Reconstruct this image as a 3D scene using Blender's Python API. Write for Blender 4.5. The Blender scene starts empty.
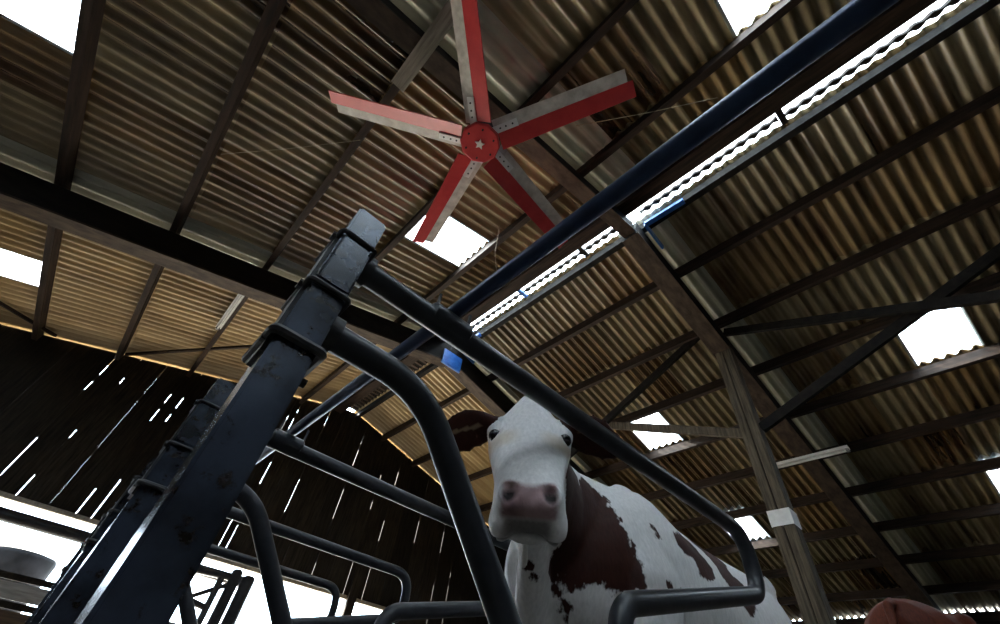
import bpy, bmesh, math, random
from mathutils import Vector, Matrix, noise
random.seed(7)
sc = bpy.context.scene
C = sc.collection

# ------------------------------------------------------------------ camera
# All positions below are written relative to the camera's eye point
# (x across the barn, y along the ridge to the gable, z up), then shifted up.
EYE = 0.45
S = 6.0                                   # ridge height above the eye, metres
RX = Vector((0.71804017, -0.68725706, 0.10998201))     # camera right
DN = Vector((0.55067824, 0.46433969, -0.69364409))     # camera down
FW = Vector((0.42564278, 0.55862902, 0.71187206))      # camera forward
cam_d = bpy.data.cameras.new('camera')
cam = bpy.data.objects.new('camera', cam_d)
C.objects.link(cam)
cam_d.sensor_width = 36.0
cam_d.lens = 36.0 * 420.39 / 1000.0
cam_d.clip_start = 0.02
cam_d.clip_end = 500
M3 = Matrix((RX, -DN, -FW)).transposed()
cam.matrix_world = Matrix.Translation((0, 0, EYE)) @ M3.to_4x4()
sc.camera = cam

# ------------------------------------------------------------------ world
w = bpy.data.worlds.new('overcast_sky')
sc.world = w
w.use_nodes = True
bg = w.node_tree.nodes['Background']
bg.inputs[0].default_value = (0.70, 0.85, 1.0, 1)
bg.inputs[1].default_value = 30.0
sun_d = bpy.data.lights.new('hazy_sun', 'SUN')
sun_d.energy = 200.0
sun_d.color = (1.0, 0.93, 0.82)
sun_d.angle = math.radians(3)
sun = bpy.data.objects.new('hazy_sun', sun_d)
C.objects.link(sun)
sun.location = (0, 30, 30)
sun.rotation_euler = Vector((0.15, -0.82, -0.57)).to_track_quat('-Z', 'Y').to_euler()
vs = sc.view_settings
vs.view_transform = 'Standard'
vs.look = 'None'
vs.gamma = 1.0
vs.use_curve_mapping = False
vs.exposure = -0.88

# ------------------------------------------------------------------ materials
def newmat(name):
    mt = bpy.data.materials.new(name)
    mt.use_nodes = True
    nt = mt.node_tree
    return mt, nt, nt.nodes, nt.links, nt.nodes['Principled BSDF']

def ramp(N, stops):
    r = N.new('ShaderNodeValToRGB')
    e = r.color_ramp.elements
    while len(e) < len(stops):
        e.new(0.5)
    for el, (p, c) in zip(e, stops):
        el.position = p
        el.color = (c[0], c[1], c[2], 1)
    return r

def mat(name, c1, c2, scale=6.0, rough=0.6, metal=0.0, stretch=(1, 1, 1), bump=0.0, lo=0.35, hi=0.65, spec=0.5, rnd=0.0, detail=6):
    mt, nt, N, L, P = newmat(name)
    tc = N.new('ShaderNodeTexCoord')
    mp = N.new('ShaderNodeMapping')
    mp.inputs['Scale'].default_value = stretch
    L.new(tc.outputs['Object'], mp.inputs['Vector'])
    vec = mp.outputs[0]
    oi = N.new('ShaderNodeObjectInfo')
    ad = N.new('ShaderNodeVectorMath'); ad.operation = 'ADD'
    ml = N.new('ShaderNodeVectorMath'); ml.operation = 'SCALE'
    ml.inputs[0].default_value = (37.0, 17.0, 53.0)
    L.new(oi.outputs['Random'], ml.inputs['Scale'])
    L.new(vec, ad.inputs[0]); L.new(ml.outputs[0], ad.inputs[1])
    nz = N.new('ShaderNodeTexNoise')
    nz.inputs['Scale'].default_value = scale
    nz.inputs['Detail'].default_value = detail
    nz.inputs['Roughness'].default_value = 0.6
    L.new(ad.outputs[0], nz.inputs['Vector'])
    r = ramp(N, [(lo, c1), (hi, c2)])
    L.new(nz.outputs['Fac'], r.inputs[0])
    col = r.outputs[0]
    if rnd:
        hs = N.new('ShaderNodeHueSaturation')
        mr = N.new('ShaderNodeMapRange')
        mr.inputs['To Min'].default_value = 1 - rnd
        mr.inputs['To Max'].default_value = 1 + rnd
        L.new(oi.outputs['Random'], mr.inputs['Value'])
        L.new(mr.outputs[0], hs.inputs['Value'])
        L.new(col, hs.inputs['Color'])
        col = hs.outputs[0]
    L.new(col, P.inputs['Base Color'])
    P.inputs['Roughness'].default_value = rough
    P.inputs['Metallic'].default_value = metal
    P.inputs['Specular IOR Level'].default_value = spec
    if bump:
        b = N.new('ShaderNodeBump')
        b.inputs['Strength'].default_value = bump
        b.inputs['Distance'].default_value = 0.01
        L.new(nz.outputs['Fac'], b.inputs['Height'])
        L.new(b.outputs[0], P.inputs['Normal'])
    return mt

MAT = {}
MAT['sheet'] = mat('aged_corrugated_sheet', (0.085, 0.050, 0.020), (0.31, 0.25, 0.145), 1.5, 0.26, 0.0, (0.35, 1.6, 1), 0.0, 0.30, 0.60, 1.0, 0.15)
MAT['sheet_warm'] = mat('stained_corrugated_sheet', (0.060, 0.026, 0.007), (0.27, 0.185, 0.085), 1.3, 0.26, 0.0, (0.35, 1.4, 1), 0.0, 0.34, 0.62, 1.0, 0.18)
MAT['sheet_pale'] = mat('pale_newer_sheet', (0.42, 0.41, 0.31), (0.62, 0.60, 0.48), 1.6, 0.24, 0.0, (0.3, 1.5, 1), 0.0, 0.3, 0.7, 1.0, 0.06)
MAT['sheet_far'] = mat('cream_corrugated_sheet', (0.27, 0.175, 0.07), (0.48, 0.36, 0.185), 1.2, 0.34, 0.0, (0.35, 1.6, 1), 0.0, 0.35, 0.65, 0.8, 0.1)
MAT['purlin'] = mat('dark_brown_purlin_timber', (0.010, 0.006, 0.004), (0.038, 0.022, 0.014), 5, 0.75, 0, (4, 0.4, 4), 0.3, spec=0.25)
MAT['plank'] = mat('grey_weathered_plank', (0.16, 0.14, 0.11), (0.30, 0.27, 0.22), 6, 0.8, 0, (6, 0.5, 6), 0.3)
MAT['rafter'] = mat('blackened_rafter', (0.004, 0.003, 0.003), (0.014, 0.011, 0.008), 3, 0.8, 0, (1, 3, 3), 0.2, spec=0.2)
MAT['flange'] = mat('lit_brown_flange', (0.028, 0.018, 0.012), (0.075, 0.052, 0.036), 4, 0.7, 0, (1, 3, 3), 0.2, spec=0.25)  # lighter than the rafter: gable light on the underside put into the colour
MAT['column'] = mat('weathered_column_timber', (0.035, 0.027, 0.017), (0.12, 0.095, 0.065), 7, 0.8, 0, (5, 5, 0.35), 0.5, spec=0.25)
MAT['bluepaint'] = mat('blue_paint', (0.01, 0.09, 0.42), (0.03, 0.19, 0.62), 9, 0.4, 0, (1, 1, 1), 0.1)
MAT['board'] = mat('tarred_boards', (0.006, 0.005, 0.004), (0.024, 0.018, 0.012), 5, 0.8, 0, (6, 6, 0.5), 0.3, spec=0.15, rnd=0.3)
MAT['concrete'] = mat('stained_concrete', (0.028, 0.024, 0.019), (0.075, 0.066, 0.054), 3, 0.7, 0, (1, 1, 1), 0.3)
MAT['ground'] = mat('outdoor_yard', (0.64, 0.58, 0.48), (0.82, 0.76, 0.66), 0.4, 0.9)
MAT['hill'] = mat('far_hill', (0.10, 0.12, 0.12), (0.17, 0.19, 0.19), 0.2, 0.95)
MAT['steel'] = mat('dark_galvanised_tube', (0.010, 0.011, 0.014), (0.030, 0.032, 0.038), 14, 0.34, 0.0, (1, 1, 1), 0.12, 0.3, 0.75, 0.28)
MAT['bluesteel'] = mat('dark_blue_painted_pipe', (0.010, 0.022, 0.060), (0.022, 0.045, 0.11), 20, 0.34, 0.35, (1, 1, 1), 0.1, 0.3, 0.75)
MAT['blackbolt'] = mat('black_iron', (0.010, 0.010, 0.011), (0.035, 0.034, 0.034), 30, 0.5, 0.4, (1, 1, 1), 0.1)
MAT['fanred'] = mat('red_fan_paint', (0.42, 0.018, 0.022), (0.52, 0.035, 0.035), 5, 0.4)
MAT['fanwhite'] = mat('dusty_white_blade', (0.42, 0.38, 0.33), (0.66, 0.62, 0.56), 9, 0.55)
MAT['white'] = mat('chalky_white', (0.68, 0.67, 0.64), (0.82, 0.81, 0.78), 9, 0.5)
MAT['bale'] = mat('black_silage_wrap', (0.002, 0.002, 0.002), (0.007, 0.007, 0.008), 3, 0.7, 0, (1, 1, 1), 0.6, spec=0.03)
MAT['brownboard'] = mat('brown_board', (0.03, 0.017, 0.009), (0.09, 0.055, 0.03), 6, 0.75, 0, (0.5, 5, 5), 0.2)
MAT['greyboard'] = mat('grey_board', (0.16, 0.16, 0.16), (0.30, 0.30, 0.30), 6, 0.75, 0, (0.5, 5, 5), 0.2)
MAT['leaf'] = mat('dark_foliage', (0.02, 0.03, 0.015), (0.06, 0.07, 0.04), 3, 0.8)
MAT['wire'] = mat('pale_twine', (0.30, 0.25, 0.16), (0.42, 0.36, 0.25), 10, 0.8)

def post_material():
    mt, nt, N, L, P = newmat('flaking_blue_steel_post')
    tc = N.new('ShaderNodeTexCoord')
    n1 = N.new('ShaderNodeTexNoise'); n1.inputs['Scale'].default_value = 22; n1.inputs['Detail'].default_value = 9
    n1.inputs['Roughness'].default_value = 0.7
    n2 = N.new('ShaderNodeTexNoise'); n2.inputs['Scale'].default_value = 7; n2.inputs['Detail'].default_value = 5
    L.new(tc.outputs['Object'], n1.inputs['Vector']); L.new(tc.outputs['Object'], n2.inputs['Vector'])
    a = ramp(N, [(0.38, (0.008, 0.009, 0.012)), (0.62, (0.040, 0.050, 0.072))])
    L.new(n2.outputs['Fac'], a.inputs[0])
    k = ramp(N, [(0.55, (0, 0, 0)), (0.62, (1, 1, 1))])
    L.new(n1.outputs['Fac'], k.inputs[0])
    mx = N.new('ShaderNodeMix'); mx.data_type = 'RGBA'
    L.new(k.outputs[0], mx.inputs['Factor']); L.new(a.outputs[0], mx.inputs['A'])
    mx.inputs['B'].default_value = (0.018, 0.013, 0.010, 1)
    L.new(mx.outputs['Result'], P.inputs['Base Color'])
    P.inputs['Roughness'].default_value = 0.22
    P.inputs['Metallic'].default_value = 0.3
    b = N.new('ShaderNodeBump'); b.inputs['Strength'].default_value = 0.25; b.inputs['Distance'].default_value = 0.003
    L.new(n1.outputs['Fac'], b.inputs['Height']); L.new(b.outputs[0], P.inputs['Normal'])
    return mt
MAT['post'] = post_material()

def skylight_material():
    mt, nt, N, L, P = newmat('translucent_rooflight')
    out = N['Material Output']
    N.remove(P)
    tr = N.new('ShaderNodeBsdfTranslucent'); tr.inputs[0].default_value = (0.80, 0.85, 0.88, 1)
    tp = N.new('ShaderNodeBsdfTransparent'); tp.inputs[0].default_value = (0.62, 0.66, 0.68, 1)
    mx = N.new('ShaderNodeMixShader'); mx.inputs[0].default_value = 0.5
    L.new(tr.outputs[0], mx.inputs[1]); L.new(tp.outputs[0], mx.inputs[2])
    L.new(mx.outputs[0], out.inputs['Surface'])
    return mt
MAT['rooflight'] = skylight_material()

# ------------------------------------------------------------------ helpers
def up(p):
    return Vector((p[0], p[1], p[2] + EYE))

def empty(name, loc=(0, 0, 0), label=None, cat=None, group=None, kind=None):
    o = bpy.data.objects.new(name, None)
    o.empty_display_size = 0.1
    C.objects.link(o)
    o.location = loc
    tag(o, label, cat, group, kind)
    return o

def tag(o, label=None, cat=None, group=None, kind=None):
    if label: o['label'] = label
    if cat: o['category'] = cat
    if group: o['group'] = group
    if kind: o['kind'] = kind
    return o

def obj(name, data, material=None, parent=None, smooth=False):
    """data: bmesh or mesh in world coordinates (when the parent is at its own place, vertices are shifted)"""
    if isinstance(data, bmesh.types.BMesh):
        bmesh.ops.recalc_face_normals(data, faces=data.faces)
        me = bpy.data.meshes.new(name)
        data.to_mesh(me); data.free()
    else:
        me = data
    if material is not None and not me.materials:
        me.materials.append(MAT[material] if isinstance(material, str) else material)
    if smooth:
        for p in me.polygons: p.use_smooth = True
    o = bpy.data.objects.new(name, me)
    C.objects.link(o)
    if parent is not None:
        o.parent = parent
        off = Vector(parent.location)
        pp = parent.parent
        while pp is not None:
            off += Vector(pp.location); pp = pp.parent
        if off.length > 0:
            me.transform(Matrix.Translation(-off))
    return o

def box(bm, lo, hi, mtx=None, bevel=0.0):
    lo = Vector(lo); hi = Vector(hi)
    r = bmesh.ops.create_cube(bm, size=1.0)
    v = r['verts']
    for q in v:
        q.co = Vector((lo[i] + (q.co[i] + 0.5) * (hi[i] - lo[i]) for i in range(3)))
        if mtx is not None: q.co = mtx @ q.co
    if bevel:
        es = list({e for q in v for e in q.link_edges})
        bmesh.ops.bevel(bm, geom=es, offset=bevel, segments=2, affect='EDGES')

def frame_along(d, upv=Vector((0, 0, 1))):
    d = d.normalized()
    x = upv.cross(d)
    if x.length < 1e-4: x = Vector((1, 0, 0)).cross(d)
    x.normalize()
    y = d.cross(x)
    return x, y, d

def beam(bm, p, q, wx, wy, upv=Vector((0, 0, 1))):
    """rectangular bar from p to q"""
    p = Vector(p); q = Vector(q)
    x, y, d = frame_along(q - p, upv)
    vs_ = []
    for e in (p, q):
        for sx, sy in ((-1, -1), (1, -1), (1, 1), (-1, 1)):
            vs_.append(bm.verts.new(e + x * sx * wx / 2 + y * sy * wy / 2))
    a = vs_
    for f in ((0, 1, 2, 3), (7, 6, 5, 4), (0, 4, 5, 1), (1, 5, 6, 2), (2, 6, 7, 3), (3, 7, 4, 0)):
        bm.faces.new([a[i] for i in f])

def tube(bm, pts, r, seg=14, caps=True):
    pts = [Vector(p) for p in pts]
    n = len(pts)
    tang = []
    for i in range(n):
        a = pts[max(i - 1, 0)]; b = pts[min(i + 1, n - 1)]
        tang.append((b - a).normalized())
    x, y, _ = frame_along(tang[0])
    rings = []
    for i in range(n):
        if i:
            ax = tang[i - 1].cross(tang[i])
            if ax.length > 1e-6:
                rot = Matrix.Rotation(tang[i - 1].angle(tang[i]), 3, ax.normalized())
                x = rot @ x
        x = (x - tang[i] * x.dot(tang[i])).normalized()
        y = tang[i].cross(x)
        rr = r[i] if isinstance(r, (list, tuple)) else r
        rings.append([bm.verts.new(pts[i] + (x * math.cos(t) + y * math.sin(t)) * rr) for t in [2 * math.pi * k / seg for k in range(seg)]])
    for i in range(n - 1):
        for k in range(seg):
            bm.faces.new((rings[i][k], rings[i][(k + 1) % seg], rings[i + 1][(k + 1) % seg], rings[i + 1][k]))
    if caps:
        bm.faces.new(rings[0][::-1]); bm.faces.new(rings[-1])

def bend(pts, rad, steps=7):
    """round the corners of a polyline"""
    pts = [Vector(p) for p in pts]
    out = [pts[0]]
    for i in range(1, len(pts) - 1):
        a, b, c = pts[i - 1], pts[i], pts[i + 1]
        u = (a - b); v = (c - b)
        R_ = rad[i - 1] if isinstance(rad, (list, tuple)) else rad
        ang = u.angle(v)
        cut = min(R_ / math.tan(ang / 2), u.length * 0.49, v.length * 0.49)
        p0 = b + u.normalized() * cut; p1 = b + v.normalized() * cut
        for k in range(steps + 1):
            t = k / steps
            out.append(p0 * (1 - t) ** 2 + b * 2 * t * (1 - t) + p1 * t ** 2)
    out.append(pts[-1])
    return out

def shade_auto(o, angle=40):
    me = o.data
    for p in me.polygons: p.use_smooth = True
    bm = bmesh.new(); bm.from_mesh(me)
    for e in bm.edges:
        if len(e.link_faces) == 2 and e.calc_face_angle(0) > math.radians(angle): e.smooth = False
    bm.to_mesh(me); bm.free()
    return o

# ------------------------------------------------------------------ roof geometry
PIT = math.radians(13.967)
TM = math.tan(PIT)
XR = 0.6
A_ = 1 - TM * XR
B_ = 1 + TM * XR
zL = lambda x: A_ + TM * x            # x, z in ridge-height units
zR = lambda x: B_ - TM * x
PITCH = 0.0265 * S                    # one corrugation
MOD = 5 * PITCH                       # one sheet's cover width
AMP = 0.036
GABLE_Y = 1.765
REAR_Y = -1.75
PL = [-1.24, -1.04, -0.839, -0.638, -0.437, -0.239, -0.036, 0.167, 0.366]          # purlin lines, left slope
PR = [0.775, 0.967, 1.160, 1.352, 1.545, 1.737, 1.930, 2.122, 2.315, 2.500]       # right slope
RIDGE_L, RIDGE_R = 0.560, 0.602
FRAMES = [-0.50, 0.25, 1.00]

def sheet_mesh(name, length, ncor, seg=8):
    vs_, fs = [], []
    nx = 2
    n = ncor * seg + 2                      # laps a little over its neighbours
    for i in range(nx):
        for j in range(-1, n):
            y = j / seg * PITCH
            vs_.append((i * length / (nx - 1), y, -AMP * math.cos(2 * math.pi * j / seg)))
    for j in range(n):
        fs.append((j, j + 1, n + 1 + j + 1, n + 1 + j))
    me = bpy.data.meshes.new(name)
    me.from_pydata(vs_, [], fs)
    for p in me.polygons: p.use_smooth = True
    return me

def roof_side(name, rows, zf, sgn, y0, label, sky, visible):
    """rows: list of (x_low, x_high) in plan, lower edge first"""
    root = empty(name, (0, 0, 0), label, None, None, 'structure')
    cache = {}
    hidden = bmesh.new()
    kmin = math.floor((REAR_Y - y0) * S / MOD); kmax = math.ceil((GABLE_Y + 0.03 - y0) * S / MOD)
    for ri, (xa, xb) in enumerate(rows):
        length = abs(xb - xa) * S / math.cos(PIT) + (0.07 if xb in (RIDGE_L, RIDGE_R) else 0.14)
        e1 = Vector((math.cos(PIT), 0, math.sin(PIT))) if sgn > 0 else Vector((-math.cos(PIT), 0, math.sin(PIT)))
        e3 = Vector((-math.sin(PIT), 0, math.cos(PIT))) if sgn > 0 else Vector((math.sin(PIT), 0, math.cos(PIT)))
        for k in range(kmin, kmax):
            yy = y0 * S + k * MOD
            p = Vector((xa * S, yy, zf(xa) * S)) - e1 * 0.07 + e3 * (0.007 * (ri % 2) + 0.003 * (k % 2))
            mtx = Matrix(((e1.x, 0, e3.x, p.x), (0, 1, 0, p.y), (e1.z, 0, e3.z, p.z + EYE), (0, 0, 0, 1)))
            if sgn < 0:
                pass
            yc = (yy + MOD / 2) / S
            is_sky = (ri, k) in sky
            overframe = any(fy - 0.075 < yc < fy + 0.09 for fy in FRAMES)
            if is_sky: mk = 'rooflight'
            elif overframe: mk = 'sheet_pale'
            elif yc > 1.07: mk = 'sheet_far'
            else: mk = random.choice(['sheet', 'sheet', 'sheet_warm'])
            if not visible(ri, yc) and not is_sky:
                bmx = sheet_mesh('tmp', length, 5, 4)
                bmx.transform(mtx)
                hidden.from_mesh(bmx)
                bpy.data.meshes.remove(bmx)
                continue
            key = (round(length, 3), mk)
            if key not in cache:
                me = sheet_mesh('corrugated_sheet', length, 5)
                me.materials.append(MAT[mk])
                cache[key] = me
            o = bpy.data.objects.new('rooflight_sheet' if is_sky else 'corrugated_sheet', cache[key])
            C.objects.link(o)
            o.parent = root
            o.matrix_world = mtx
            if is_sky: o['label'] = 'glowing white translucent corrugated sheet'
    h = obj('outer_sheets', hidden, 'sheet', root, True)
    h['kind'] = 'stuff'
    return root

rowsL = [(PL[i], PL[i + 1]) for i in range(len(PL) - 1)] + [(PL[-1], RIDGE_L)]
xs = [RIDGE_R] + PR
rowsR = [(xs[i + 1], xs[i]) for i in range(len(xs) - 1)]
Y0L, Y0R = 0.5635, 0.592
skyL = {(3, 0), (7, 0), (3, 6), (7, -6), (3, -6), (6, -8), (6, -9), (6, -14), (5, -5), (4, -7)}  # those out of view are added to light the cow's face and post tops
skyR = {(3, 0), (3, -6), (6, 0), (6, -6)}
roofL = roof_side('ceiling_left', rowsL, zL, 1, Y0L, 'corrugated roof slope rising to the ridge behind the red fan', skyL,
                  lambda r, y: r >= 3 and y > -0.62)
roofR = roof_side('ceiling_right', rowsR, zR, -1, Y0R, 'darker corrugated roof slope falling away beyond the ridge', skyR,
                  lambda r, y: y > -0.62)

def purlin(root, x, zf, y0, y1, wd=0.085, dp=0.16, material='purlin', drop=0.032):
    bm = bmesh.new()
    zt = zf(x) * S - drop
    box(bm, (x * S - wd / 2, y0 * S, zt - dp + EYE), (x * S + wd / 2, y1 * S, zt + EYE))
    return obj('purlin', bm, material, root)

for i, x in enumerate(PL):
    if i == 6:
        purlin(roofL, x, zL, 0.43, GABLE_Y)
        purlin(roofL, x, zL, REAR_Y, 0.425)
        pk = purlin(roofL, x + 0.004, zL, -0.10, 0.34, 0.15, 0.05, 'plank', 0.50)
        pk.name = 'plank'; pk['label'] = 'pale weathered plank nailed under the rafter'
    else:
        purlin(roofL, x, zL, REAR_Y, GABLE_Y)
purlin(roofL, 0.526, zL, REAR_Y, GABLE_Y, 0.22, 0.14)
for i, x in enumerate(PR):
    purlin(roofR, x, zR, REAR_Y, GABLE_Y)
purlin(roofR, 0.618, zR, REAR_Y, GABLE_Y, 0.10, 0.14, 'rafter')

# ------------------------------------------------------------------ portal frames
COLX = 0.985
def portal(y0, label):
    root = empty('portal_frame', (COLX * S, (y0 + 0.022) * S, 0), label, None, None, 'structure')
    for side in (0, 1):
        wd, dp = (0.20, 0.27) if (side == 0 and y0 < 0.5) else (0.045 * S, 0.075 * S)
        zf = (zL, zR)[side]
        xa, xb = ((-1.24, RIDGE_L + 0.012), (2.5, RIDGE_R - 0.016))[side]
        bm = bmesh.new()
        pa = Vector((xa * S, (y0 + 0.0225) * S, zf(xa) * S - 0.03 - 0.165))
        pb = Vector((xb * S, (y0 + 0.0225) * S, zf(xb) * S - 0.03 - 0.165))
        d = (pb - pa).normalized()
        nrm = Vector((-d.z, 0, d.x)) if d.x > 0 else Vector((d.z, 0, -d.x))
        c = nrm * (-dp / 2)
        beam(bm, up(pa + c), up(pb + c), wd * 0.72, dp, nrm)
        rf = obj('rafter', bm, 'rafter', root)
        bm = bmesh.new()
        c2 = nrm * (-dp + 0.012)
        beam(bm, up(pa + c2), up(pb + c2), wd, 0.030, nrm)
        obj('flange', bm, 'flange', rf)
    return root

for fy, lb in zip(FRAMES, ('portal frame overhead, nearest of the three', 'portal frame that the red fan hangs from', 'black portal frame nearest the boarded gable')):
    fr = portal(fy, lb)
    y = (fy + 0.02) * S
    if fy > -0.4:
        # apex bracket in blue paint
        bm = bmesh.new()
        xa = RIDGE_R
        beam(bm, up(((xa - 0.002) * S, y - 0.17, zR(xa) * S - 0.22)), up(((xa + 0.075) * S, y - 0.17, zR(xa + 0.075) * S - 0.24)), 0.03, 0.12)
        beam(bm, up(((xa) * S, y - 0.17, zR(xa) * S - 0.22)), up(((xa + 0.006) * S, y - 0.17 - 0.62, zR(xa) * S - 0.20)), 0.08, 0.05)
        obj('apex_bracket', bm, 'bluepaint', fr)
    if fy > 0.9:
        bm = bmesh.new()
        box(bm, up((3.30, fy * S - 0.015, 5.20)), up((3.78, fy * S + 0.03, 5.56)), bevel=0.01)
        obj('gusset_plate', bm, 'bluepaint', fr)
    # timber column
    bm = bmesh.new()
    zt = zR(COLX) * S - 0.55
    for dy, wy in ((-0.06, 0.115), (0.062, 0.115)):
        box(bm, (COLX * S - 0.10, y + dy - wy / 2, 0), (COLX * S + 0.10, y + dy + wy / 2, zt + EYE), bevel=0.008)
    obj('column', bm, 'column', fr)
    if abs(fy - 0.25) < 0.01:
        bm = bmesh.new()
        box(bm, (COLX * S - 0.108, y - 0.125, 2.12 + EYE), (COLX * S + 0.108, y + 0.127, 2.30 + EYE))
        o = obj('white_band', bm, 'white', fr)  # plain white box around the column
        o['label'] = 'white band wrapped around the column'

# cross bracing between the columns
zlo, zhi = 0.565 * S, 0.86 * S
def cross(ya, yb, label, za=zlo, zb=zhi, off=0.0):
    bm = bmesh.new()
    beam(bm, up((COLX * S + off, ya * S, za)), up((COLX * S + off, yb * S, zb)), 0.06, 0.13)
    o = obj('diagonal_brace', bm, 'column' if zb > za and yb > 0 else 'rafter')
    tag(o, label, None, None, 'structure')
    return o
cross(0.29, 1.0, 'weathered brace rising from the column towards the gable')
cross(0.32, 1.0, 'dark brace falling from the rafter towards the gable', zhi + 0.15, zlo, -0.075)
cross(0.25, -0.48, 'dark brace rising from the column over the near bay', zlo, zhi)
cross(0.25, -0.48, 'dark brace falling from the rafter over the near bay', zhi - 0.02, zlo, -0.075)

# ridge vent: wavy strip between two slots of sky
vent = empty('ridge_vent', (0.58 * S, 0, zL(0.566) * S + EYE), 'open ridge vent showing two bright slots of sky along the apex', None, None, 'structure')
def wavy(ya, yb, xc=0.584, half=0.034):
    n = max(4, int((yb - ya) * S / PITCH * 6))
    bm = bmesh.new()
    prev = None
    z0 = (zL(RIDGE_L) * S + 0.02)
    for i in range(n + 1):
        yy = ya * S + (yb - ya) * S * i / n
        ph = math.sin(2 * math.pi * yy / PITCH)
        hw = half * (0.75 + 0.45 * ph)
        xm = xc * S + 0.008 * math.sin(2 * math.pi * yy / PITCH + 1)
        ring = [bm.verts.new(up((xm - hw, yy, z0))), bm.verts.new(up((xm + hw, yy, z0))), bm.verts.new(up((xm + hw, yy, z0 + 0.05))), bm.verts.new(up((xm - hw, yy, z0 + 0.05)))]
        if prev:
            for k in range(4):
                bm.faces.new((prev[k], prev[(k + 1) % 4], ring[(k + 1) % 4], ring[k]))
        prev = ring
    return obj('wavy_closer', bm, 'rafter', vent)
wavy(-0.098, 0.24); wavy(0.30, 0.42); wavy(0.425, 0.66); wavy(0.665, 0.99)
wavy(-1.7, -0.112, 0.588)
for yb, mk in ((-0.105, 'rafter'), (0.423, 'rafter'), (0.663, 'bluepaint')):
    bm = bmesh.new()
    box(bm, (0.560 * S, (yb - 0.006) * S, zL(.566) * S - 0.03 + EYE), (0.60 * S, (yb + 0.006) * S, zL(.566) * S + 0.02 + EYE))
    obj('cross_bar', bm, mk, vent)
bm = bmesh.new()
box(bm, (0.552 * S, REAR_Y * S, zL(.566) * S + 0.16 + EYE), (0.610 * S, 1.03 * S, zL(.566) * S + 0.165 + EYE))
obj('ridge_dimming_sheet', bm, 'rooflight', vent)  # translucent cover added over the slots to dim the light coming down
bm = bmesh.new()
box(bm, (0.555 * S, 1.03 * S, zL(.566) * S + 0.03 + EYE), (0.606 * S, GABLE_Y * S, zL(.566) * S + 0.06 + EYE))
obj('ridge_cap', bm, 'rafter', vent)
for k in range(26):
    bm = bmesh.new()
    yk = (1.06 + k * 0.027) * S
    box(bm, (0.560 * S, yk, zL(.566) * S - 0.01 + EYE), (0.60 * S, yk + 0.06, zL(.566) * S + 0.02 + EYE))
    obj('vent_slat', bm, 'flange', vent)

# ------------------------------------------------------------------ floor, ground, walls
bm = bmesh.new()
box(bm, (-8.2, REAR_Y * S - 0.5, -0.15), (15.4, GABLE_Y * S + 0.3, 0.0))
tag(obj('floor', bm, 'concrete'), 'stained concrete barn floor', None, None, 'structure')
bm = bmesh.new()
box(bm, (-150, -150, -0.6), (150, 150, -0.16))
tag(obj('ground', bm, 'ground'), 'open yard and fields around the barn', None, None, 'structure')
bm = bmesh.new()
nh = 60
top = []; bot = []
for i in range(nh + 1):
    x = -90 + 180 * i / nh
    h = 5.2 + 1.6 * math.sin(x * 0.045 + 2.2) + 0.7 * math.sin(x * 0.13)
    top.append(bm.verts.new((x, 118, h))); bot.append(bm.verts.new((x, 92, -0.2)))
for i in range(nh):
    bm.faces.new((bot[i], bot[i + 1], top[i + 1], top[i]))
tag(obj('hillside', bm, 'hill', None, True), 'low grey hillside seen through the gable opening', None, None, 'structure')

GY = GABLE_Y * S
wall = empty('wall_gable', (3.4, GY, 0), 'dark boarded gable wall with thin slits of daylight', None, None, 'structure')
slits = [-1.46, -1.1, -0.25, -0.02, 2.08, 2.23, 2.99, 4.10, 4.95, 5.43, 6.45, 7.33, 7.8]
edges = [-7.8]
allb = sorted(slits + [-7.0, -6.2, -5.5, -4.8, -4.1, -3.4, -2.8, -2.1, -0.65, 0.35, 0.75, 1.15, 1.6, 2.6, 3.4, 3.75, 4.5, 5.9, 6.9, 8.3, 8.9, 9.6, 10.3, 11.0, 11.8, 12.6, 13.4, 14.2, 15.0])
prevx = -7.8
OP_TOP = 1.87 + EYE
OP_BOT = 0.62 + EYE
def roofz(x):
    xx = x / S
    return (min(zL(xx), zR(xx))) * S + EYE - 0.05
for bx in allb:
    gp = 0.0045 if bx in slits else 0.001
    gq = 0.0045 if prevx in slits else 0.001
    x0, x1 = prevx + gq, bx - gp
    inside = x0 > -3.0 and x1 < 6.6
    bm = bmesh.new()
    zb = OP_TOP if inside else 0.0
    th = 0.02 + random.uniform(0, 0.008)
    v = [bm.verts.new(q) for q in ((x0, GY, zb), (x1, GY, zb), (x1, GY, roofz(x1)), (x0, GY, roofz(x0)))]
    v2 = [bm.verts.new(q) for q in ((x0, GY + th, zb), (x1, GY + th, zb), (x1, GY + th, roofz(x1)), (x0, GY + th, roofz(x0)))]
    bm.faces.new(v); bm.faces.new(v2[::-1])
    for k in range(4): bm.faces.new((v[k], v2[k], v2[(k + 1) % 4], v[(k + 1) % 4]))
    obj('board', bm, 'board', wall)
    prevx = bx
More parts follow.
